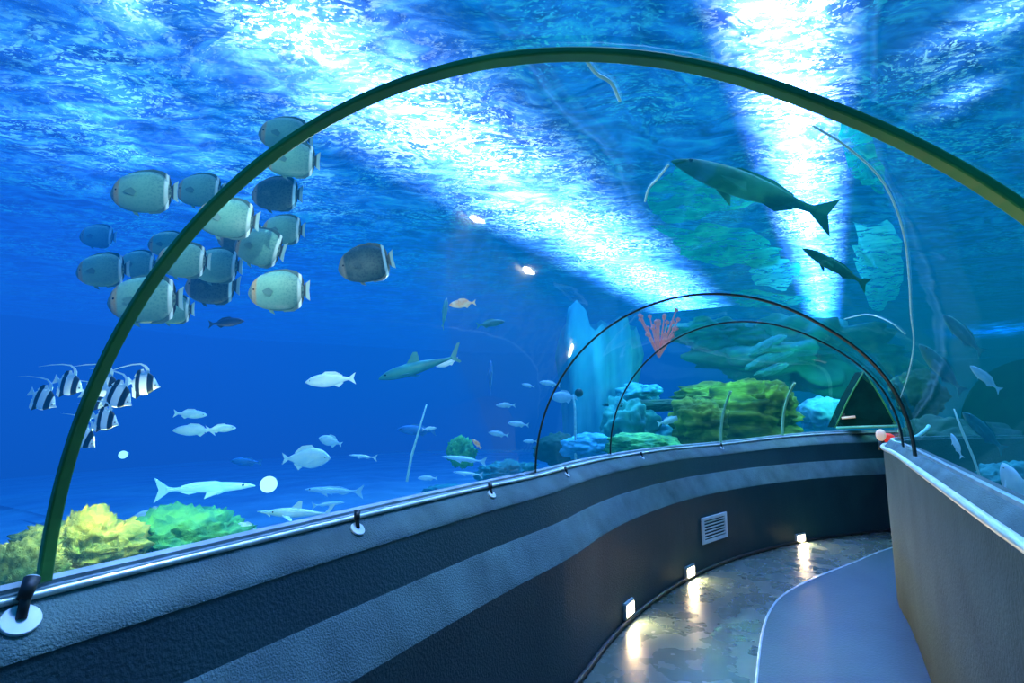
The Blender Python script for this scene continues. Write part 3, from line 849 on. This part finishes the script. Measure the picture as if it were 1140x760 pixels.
def banded(name, stops, rough=.45, spec=.4, scales=0.0, axis=0, tilt=0, translucent=0, grad=None):
    """colour bands across the fish along its local x (-.5..+.5)"""
    m = bpy.data.materials.new(name); t = NT(m)
    v = t.mapping(t.obj(), (1, 1, 1), (0, tilt, 0)); sp = t.n('SeparateXYZ'); t.l(v, sp.inputs[0])
    f = t.math('ADD', sp.outputs[axis], .5)
    col = t.ramp(f, stops)
    if scales:
        wv = t.n('TexVoronoi', Scale=26.0); t.l(t.obj(), wv.inputs['Vector'])
        col = t.mix(t.ramp(wv.outputs[0], [(.2, (0,) * 3), (.6, (scales,) * 3)]), col, (.55, .85, .60))
    if grad:
        f2 = t.math('ADD', sp.outputs[2], .5); col = t.mix(t.ramp(f2, [(.12, (.85,) * 3), (.72, (0,) * 3)]), col, grad)  # shading towards the belly painted into the skin colour
    p = t.n('BsdfPrincipled', Roughness=rough); p.inputs['Specular IOR Level'].default_value = spec
    t.l(col, p.inputs['Base Color'])
    t.l(p.outputs[0], t.out.inputs[0]); return m


G1 = (.20, .50, .38)
M['bf_body'] = banded('butterflyfish_scales', [(0, (.01, .02, .03)), (.085, (.01, .02, .03)), (.095, (.95, 1, .95)), (.135, (.95, 1, .95)), (.155, (.10, .26, .24)), (.5, G1), (.82, (.30, .60, .46)), (.86, (.85, .42, .16)), (.91, (.80, .45, .25)), (.935, (.10, .14, .18)), (1, (.25, .4, .4))], scales=.22, grad=(.02, .10, .12))
M['bf_dark'] = banded('dark_butterflyfish_scales', [(0, (.01, .02, .03)), (.085, (.01, .02, .03)), (.095, (.5, .7, .75)), (.13, (.5, .7, .75)), (.15, (.012, .035, .05)), (.5, (.018, .05, .07)), (.84, (.03, .06, .08)), (.89, (.35, .25, .2)), (1, (.1, .15, .18))], scales=.05)
M['bf_fin'] = banded('butterflyfish_fin', [(0, (.01, .02, .03)), (.08, (.01, .02, .03)), (.09, (.9, .95, .9)), (.12, (.9, .95, .9)), (.15, (.05, .11, .12)), (.9, (.12, .28, .26)), (1, (.1, .2, .2))])
M['bf_tail'] = banded('butterflyfish_tail', [(0, (.35, .5, .5)), (.02, (.02, .03, .04)), (.1, (.03, .05, .06)), (1, (.1, .12, .12))])
M['black'] = mat('fish_eye_black', (.005, .005, .008), (.01, .01, .01), rough=.15)
M['bn_body'] = banded('bannerfish_bands', [(0, (.85, .95, .95)), (.26, (.85, .95, .95)), (.28, (.01, .015, .02)), (.40, (.01, .015, .02)), (.42, (.95, 1, 1)), (.62, (.95, 1, 1)), (.64, (.01, .015, .02)), (.79, (.01, .015, .02)), (.81, (.9, .95, .95)), (1, (.7, .85, .9))], tilt=.22)
M['bn_white'] = mat('bannerfish_white_fin', (.75, .9, .95), (.55, .8, .9), rough=.5)
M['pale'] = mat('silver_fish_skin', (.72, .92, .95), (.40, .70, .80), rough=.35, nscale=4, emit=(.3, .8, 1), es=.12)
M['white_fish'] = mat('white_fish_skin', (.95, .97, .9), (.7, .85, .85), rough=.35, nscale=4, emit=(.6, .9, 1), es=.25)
M['teal_fish'] = mat('teal_fish_skin', (.06, .40, .36), (.02, .20, .22), rough=.45, nscale=4)
M['green_fish'] = mat('green_fish_skin', (.02, .28, .10), (.003, .07, .03), rough=.8, spec=.15, nscale=4)
M['blue_fish'] = mat('blue_fish_skin', (.05, .30, .65), (.02, .18, .45), rough=.5, nscale=4)
M['dark_fish'] = mat('dark_fish_skin', (.01, .05, .16), (.006, .03, .10), rough=.5, nscale=4)
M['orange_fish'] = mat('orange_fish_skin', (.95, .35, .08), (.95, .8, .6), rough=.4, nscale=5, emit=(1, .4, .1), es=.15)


def rot_for(yaw, pitch):  # yaw: direction of the head in plan (0 = +X, right in the picture), pitch: nose up
    return (0, -pitch, yaw)


def make_butterfly(bodymat, finmat='bf_fin'):
    root = empty('butterflyfish', (0, 0, 0), 'x', 'fish')
    P = prof_pts([(.50, .0, -.05, .006), (.475, .07, -.11, .03), (.42, .18, -.19, .055), (.30, .29, -.28, .08), (.10, .355, -.345, .09), (-.12, .365, -.36, .08), (-.27, .32, -.325, .06), (-.36, .235, -.245, .04), (-.42, .12, -.13, .022), (-.45, .06, -.065, .012)])
    link('body', fish_body(P), bodymat, root)
    link('dorsal_fin', fin([(.32, .24), (.22, .335), (.05, .39), (-.15, .405), (-.31, .365), (-.41, .29), (-.45, .17), (-.45, .08), (-.38, .10), (-.28, .26), (-.12, .32), (.08, .32)]), finmat, root)
    link('anal_fin', fin([(.0, -.30), (-.12, -.38), (-.28, -.375), (-.40, -.30), (-.45, -.16), (-.45, -.08), (-.38, -.10), (-.28, -.26), (-.12, -.31)]), finmat, root)
    link('tail_fin', fin([(-.43, .06), (-.48, .13), (-.56, .19), (-.545, .0), (-.56, -.19), (-.48, -.13), (-.43, -.06)]), 'bf_tail', root)
    for s in (-1, 1):
        o = link('pectoral_fin', fin([(.22, -.02), (.12, .04), (.05, -.02), (.08, -.10), (.2, -.06)], .003), finmat, root, loc=(0, s * .085, 0))
        o.rotation_euler = (0, 0, s * .25)
        bm = bmesh.new(); bmesh.ops.create_uvsphere(bm, u_segments=10, v_segments=8, radius=.022, matrix=Matrix.Translation((.385, s * .05, .03)))
        link('eye', bm_mesh(bm), 'black', root)
    link('pelvic_fin', fin([(.2, -.26), (.12, -.38), (.04, -.42), (.1, -.29)]), finmat, root)
    return root


def make_banner():
    root = empty('bannerfish', (0, 0, 0), 'x', 'fish')
    P = prof_pts([(.50, .0, -.03, .004), (.44, .03, -.06, .02), (.36, .12, -.12, .045), (.22, .27, -.26, .065), (.04, .34, -.33, .07), (-.14, .30, -.29, .055), (-.28, .16, -.17, .03), (-.34, .06, -.07, .015), (-.39, .05, -.06, .01)])
    link('body', fish_body(P), 'bn_body', root)
    link('tail_fin', fin([(-.37, .05), (-.52, .15), (-.5, 0), (-.52, -.16), (-.37, -.06)]), 'bn_white', root)
    flm = [(.10, .32), (.06, .44), (-.04, .53), (-.22, .575), (-.48, .51), (-.8, .37), (-1.15, .17), (-.8, .345), (-.48, .475), (-.23, .53), (-.09, .48), (-.04, .40), (-.04, .31)]
    link('banner_filament', fin(flm, .006), 'bn_white', root)
    link('dorsal_fin', fin([(-.03, .31), (-.12, .42), (-.26, .36), (-.33, .16), (-.26, .15), (-.14, .28)]), 'bn_body', root)
    link('anal_fin', fin([(.02, -.31), (-.12, -.46), (-.24, -.42), (-.32, -.16), (-.2, -.2)]), 'bn_body', root)
    for s in (-1, 1):
        bm = bmesh.new(); bmesh.ops.create_uvsphere(bm, u_segments=10, v_segments=8, radius=.022, matrix=Matrix.Translation((.37, s * .035, .02)))
        link('eye', bm_mesh(bm), 'black', root)
    return root


def make_slim(skin, deep=1.0, name='reef_fish', shark=False):
    root = empty(name, (0, 0, 0), 'x', 'fish')
    d = deep
    if shark:
        P = prof_pts([(.50, .0, -.01, .004), (.45, .035, -.03, .03), (.33, .07, -.06, .055), (.12, .085, -.075, .065), (-.1, .065, -.055, .045), (-.3, .03, -.025, .02), (-.42, .018, -.012, .01)])
    else:
        P = prof_pts([(.50, .0, -.01, .004), (.45, .04 * d, -.04 * d, .03), (.33, .095 * d, -.085 * d, .055), (.12, .125 * d, -.12 * d, .065), (-.1, .10 * d, -.095 * d, .05), (-.28, .045 * d, -.04 * d, .025), (-.38, .03, -.025, .012)])
    link('body', fish_body(P, 12), skin, root)
    if shark:
        link('dorsal_fin', fin([(.14, .07), (.02, .20), (-.03, .19), (-.03, .06)]), skin, root)
        link('tail_fin', fin([(-.40, .012), (-.52, .16), (-.56, .16), (-.47, .0), (-.52, -.07), (-.49, -.08), (-.40, -.01)]), skin, root)
        for s in (-1, 1):
            me = mesh([(.26, s * .05, -.03), (.14, s * .05, -.035), (.04, s * .27, -.07), (.10, s * .26, -.065)], [(0, 1, 2, 3)], False)
            link('pectoral_fin', me, skin, root)
    else:
        link('dorsal_fin', fin([(.2, .10 * d), (.1, .16 * d), (-.1, .15 * d), (-.24, .075 * d), (-.22, .05 * d), (-.05, .09 * d)]), skin, root)
        link('tail_fin', fin([(-.36, .025), (-.50, .12), (-.455, .0), (-.50, -.12), (-.36, -.025)]), skin, root)
        link('anal_fin', fin([(-.05, -.09 * d), (-.16, -.14 * d), (-.26, -.06 * d), (-.2, -.05 * d)]), skin, root)
        for s in (-1, 1):
            link('pectoral_fin', mesh([(.22, s * .055, -.02), (.18, s * .06, -.05), (.06, s * .11, -.09), (.08, s * .1, -.03)], [(0, 1, 2, 3)], False), skin, root)
    for s in (-1, 1):
        bm = bmesh.new(); bmesh.ops.create_uvsphere(bm, u_segments=8, v_segments=6, radius=.012, matrix=Matrix.Translation((.40, s * .04, .015)))
        link('eye', bm_mesh(bm), 'black', root)
    return root


used = set()


def place(proto, px, py, Y, lenpx, yaw, pitch, label, group=None, cat='fish'):
    o = proto if proto.name not in used else copy_tree(proto)
    used.add(proto.name)
    c = at(px, py, Y); dist = (c - Vector((0, 0, EYE))).length
    dd = c.y * math.cos(PITCH) + (c.z - EYE) * math.sin(PITCH)
    k = lenpx * dd / F / max(abs(math.cos(yaw)), .35)
    o.location = c; o.scale = (k, k, k); o.rotation_euler = rot_for(yaw, pitch)
    o['label'] = label; o['category'] = cat
    if group: o['group'] = group
    # debug: is it behind the glass?
    h = BV.ray_cast(Vector((0, 0, EYE)), (c - Vector((0, 0, EYE))).normalized())
    if h[0] is not None and h[3] > dist - k * .5: print('INSIDE?', label, round(h[3], 2), round(dist, 2))
    return o


bf = make_butterfly('bf_body'); bfd = make_butterfly('bf_dark', 'bf_dark')
G = 'shoal of round butterflyfish at the left'
LFT = PI
B_ = [  # px, py, Y, len, yaw offset, pitch, label
    (159, 214, 2.2, 66, .10, -.06, 'large pale green butterflyfish at the upper left of the shoal, fully in view'),
    (222, 212, 2.7, 52, .0, .0, 'bluish butterflyfish just left of the arch, right of the large pale one'),
    (317, 150, 2.7, 56, .1, .05, 'topmost butterflyfish, its front crossed by the arch'),
    (324, 178, 2.45, 56, .1, .0, 'pale butterflyfish directly under the topmost one'),
    (252, 243, 2.25, 62, .15, .05, 'pale butterflyfish in the middle of the shoal touching the arch'),
    (314, 256, 2.8, 46, .0, .0, 'small pale green butterflyfish at the right of the shoal below the dark one'),
    (288, 275, 2.45, 58, -.1, .22, 'light green butterflyfish with its body tilted, over the shoal centre right'),
    (108, 263, 4.2, 36, .1, .0, 'faint bluish butterflyfish farthest back at the left'),
    (113, 301, 2.6, 52, .1, -.1, 'blue butterflyfish at the left edge of the shoal'),
    (153, 294, 3.1, 42, .0, .0, 'small blue butterflyfish half behind the left edge one'),
    (203, 290, 2.4, 54, .1, .0, 'greenish butterflyfish just right of the arch in the lower shoal'),
    (240, 296, 2.7, 54, .0, .0, 'greenish butterflyfish behind the lower shoal, with a clear white tail band'),
    (309, 324, 2.3, 62, .1, -.05, 'green butterflyfish lowest at the right, alone and fully in view'),
    (160, 334, 2.3, 72, .15, -.08, 'large blue butterflyfish at the bottom left, crossed by the arch'),
    (192, 345, 2.6, 44, .0, -.05, 'blue butterflyfish mostly hidden behind the large bottom one'),
    (186, 272, 3.0, 40, .1, .0, 'butterflyfish almost hidden by the arch in the middle of the shoal'),
]
for px, py, Y, ln, yo, pt, lab in B_: place(bf, px, py, Y, ln, LFT + yo, pt, lab, G)
for px, py, Y, ln, yo, pt, lab in [
    (307, 216, 2.9, 54, .0, .0, 'dark shaded butterflyfish under the two topmost ones'),
    (235, 318, 2.9, 58, .0, .0, 'dark shaded butterflyfish low in the shoal, right of the arch'),
    (270, 266, 3.0, 50, .2, .0, 'dark green butterflyfish almost hidden in the shoal centre'),
    (406, 294, 2.7, 58, .1, -.22, 'dark blue butterflyfish swimming alone right of the shoal')]:
    place(bfd, px, py, Y, ln, LFT + yo, pt, lab, G)

bn = make_banner(); G = 'black and white bannerfish by the arch'
for px, py, Y, ln, yo, pt, lab in [
    (48, 444, 2.4, 36, .0, -.5, 'leftmost bannerfish with a long trailing filament'),
    (77, 428, 2.6, 36, .0, -.35, 'bannerfish second from the left, just left of the arch'),
    (117, 429, 2.6, 38, .0, -.35, 'bannerfish just right of the arch at the top of the group'),
    (160, 427, 2.6, 38, .0, -.15, 'rightmost bannerfish, apart from the others'),
    (131, 440, 2.4, 40, .0, -.55, 'bannerfish swimming steeply down in the middle right of the group'),
    (117, 467, 2.4, 34, .0, -.3, 'bannerfish lowest but one, level below the middle pair'),
    (93, 487, 2.4, 34, .0, -.6, 'lowest bannerfish, half hidden behind the arch'),
    (103, 446, 2.8, 32, .0, -.5, 'bannerfish between the arch and the steeply diving one')]:
    place(bn, px, py, Y, ln, yo, pt, lab, G)

pale = make_slim('pale'); pale_deep = make_slim('pale', 1.7); wf = make_slim('white_fish', 1.1); M['glow_fish'] = mat('bright_cyan_fish_skin', (.7, 1, 1), (.5, .95, 1), rough=.3, emit=(.35, .95, 1), es=.6); streak = make_slim('glow_fish', .4, 'long_fish'); thin = make_slim('pale', .45); tl = make_slim('teal_fish', 1.0, 'reef_fish')  # streak is a bright glow built as a thin emissive fish
shark = make_slim('teal_fish', 1, 'shark', True); pshark = make_slim('pale', 1, 'shark', True); gf = make_slim('green_fish', .62, 'long_fish'); blf = make_slim('blue_fish'); dk = make_slim('dark_fish'); orf = make_slim('orange_fish', 1.3)
G = 'small pale fish in the open water'
for pr, px, py, Y, ln, yaw, pt, lab in [
    (wf, 368, 423, 3.6, 56, LFT, -.08, 'bright white fish swimming left in the middle of the blue water'),
    (pale_deep, 368, 491, 4.4, 25, LFT + .3, .3, 'small deep-bodied pale fish above the larger one with a forked tail'),
    (pale_deep, 341, 510, 3.8, 54, 0, .02, 'deep-bodied pale fish with a forked tail swimming right'),
    (thin, 404, 508, 4.2, 32, LFT, .1, 'slim pale cyan fish right of the deep-bodied pair'),
    (pale, 563, 451, 5.5, 22, LFT, 0, 'tiny pale fish, highest of the three left of the second arch'),
    (pale, 577, 472, 5.5, 24, LFT, .1, 'tiny pale fish, right one of the three left of the second arch'),
    (pale, 555, 483, 5.5, 23, LFT, .15, 'tiny pale fish, lowest of the three left of the second arch'),
    (pale, 588, 429, 6.0, 15, LFT, .2, 'tiny pale fish high up just left of the second arch'),
    (pale, 612, 427, 6.5, 24, LFT, .15, 'small pale fish crossed by the second arch'),
    (pale_deep, 628, 442, 7.0, 30, LFT, 0, 'pale greenish fish inside the second arch beside the thin post'),
    (pale, 590, 491, 6.0, 16, LFT, 0, 'tiny pale fish low beside the second arch foot'),
    (blf, 464, 479, 4.6, 44, LFT, .05, 'faint blue fish behind the slanting hose'),
    (pale, 478, 477, 4.3, 16, 0, .1, 'tiny pale fish just right of the slanting hose'),
    (thin, 372, 546, 4.6, 66, LFT, .04, 'long thin pale fish low over the sand in the middle'),
    (thin, 365, 561, 4.2, 36, 0, .1, 'thin pale fish low over the sand beneath the longest one'),
    (pale, 476, 532, 4.8, 22, LFT, 0, 'small pale fish at the foot of the slanting hose'),
    (thin, 521, 527, 5.0, 34, LFT, .1, 'bright thin fish low over the sand below the green lump'),
    (thin, 517, 511, 5.2, 50, LFT, .12, 'very thin pale fish in front of the green coral lump'),
    (tl, 546, 360, 5.0, 32, 0, .15, 'faint teal fish high in the water right of the orange one'),
    (wf, 498, 404, 4.2, 26, LFT, -.3, 'small white fish with spread fins beside the teal shark'),
    (blf, 546, 420, 5.0, 14, PI * .5, 1.35, 'blue fish hanging upright in the middle of the water'),
    (pale, 212, 461, 3.4, 38, 0, -.05, 'small arched pale fish, upper of the pair right of the bannerfish'),
    (pale, 216, 479, 3.4, 48, LFT, .0, 'slim pale fish, left one of the lower pair right of the bannerfish'),
    (pale, 246, 477, 3.3, 34, 0, .05, 'slim pinkish pale fish, right one of the lower pair'),
    (blf, 274, 514, 4.0, 36, LFT, .05, 'faint blue fish above the long bright glowing fish'),
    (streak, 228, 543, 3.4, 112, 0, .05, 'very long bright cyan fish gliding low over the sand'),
    (pale_deep, 175, 581, 3.2, 62, LFT, .06, 'silvery fish swimming left above the green coral'),
    (pale_deep, 275, 588, 3.0, 26, LFT, .3, 'small pale fish close to the sill right of the green coral'),
    (thin, 306, 571, 3.4, 40, LFT, .1, 'thin pale fish just above the small shark'),
    (dk, 252, 359, 2.8, 40, 0, .1, 'slim dark blue fish just below the butterflyfish shoal'),
    (orf, 531, 494, 4.6, 14, LFT, .8, 'tiny orange fish beside the green coral lump'),
    (orf, 515, 338, 3.8, 30, LFT, -.1, 'white and orange fish high in the middle of the water'),
    (tl, 495, 348, 4.2, 14, PI * .45, 1.2, 'small upright teal fish left of the white and orange one'),
    (pale, 746, 468, 7.6, 30, 0, .25, 'pale fish inside the third arch left of the green boulders')]:
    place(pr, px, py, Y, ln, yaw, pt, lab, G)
place(shark, 466, 409, 4.0, 92, LFT, -.28, 'teal shark with a dark back in the middle of the blue water', None, 'shark')
place(pshark, 333, 571, 3.4, 66, LFT + .2, .06, 'small pale shark with a raised dorsal fin low over the sand', None, 'shark')
G = 'long green fish over the vault'
place(gf, 838, 210, 3.3, 190, LFT, .36, 'large dark green fish crossing the bright light strip', G)
place(gf, 930, 297, 3.6, 82, LFT, .55, 'smaller dark green fish low on the bright light strip', G)
G = 'fish in the right tank'
place(tl, 1048, 410, 3.4, 70, LFT, .9, 'long teal fish slanting down at the right beside the joint line', G)
place(pale, 1097, 421, 3.6, 42, LFT, .75, 'pale silver fish slanting down in the right tank', G)
place(tl, 1095, 480, 3.2, 60, LFT, .8, 'teal fish slanting down above the right sill', G)
place(tl, 1072, 372, 4.0, 60, LFT, .85, 'dim teal fish highest in the right tank', G)
place(pale_deep, 1131, 546, 2.6, 22, PI * .5, 1.2, 'small pale fish at the picture edge above the right sill', G)
place(pale, 1065, 496, 3.4, 10, PI * .5, 1.2, 'tiny pale upright fish over the far part of the right sill', G)

# glowing balls added in the water as reflections of the wall lamps
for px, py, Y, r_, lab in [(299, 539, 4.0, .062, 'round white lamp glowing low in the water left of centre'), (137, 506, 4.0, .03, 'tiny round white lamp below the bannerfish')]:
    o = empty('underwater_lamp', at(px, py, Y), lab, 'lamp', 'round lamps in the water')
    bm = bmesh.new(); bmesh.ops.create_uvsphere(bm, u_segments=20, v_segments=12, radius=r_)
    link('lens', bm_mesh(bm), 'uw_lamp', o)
    bm = bmesh.new(); cyl_bm(bm, (0, r_ * .5, 0), (0, r_ * 1.6, 0), r_ * .9, r_ * .5); link('housing', bm_mesh(bm), 'grey_metal', o)  # stub behind the ball; no real lamp stands here
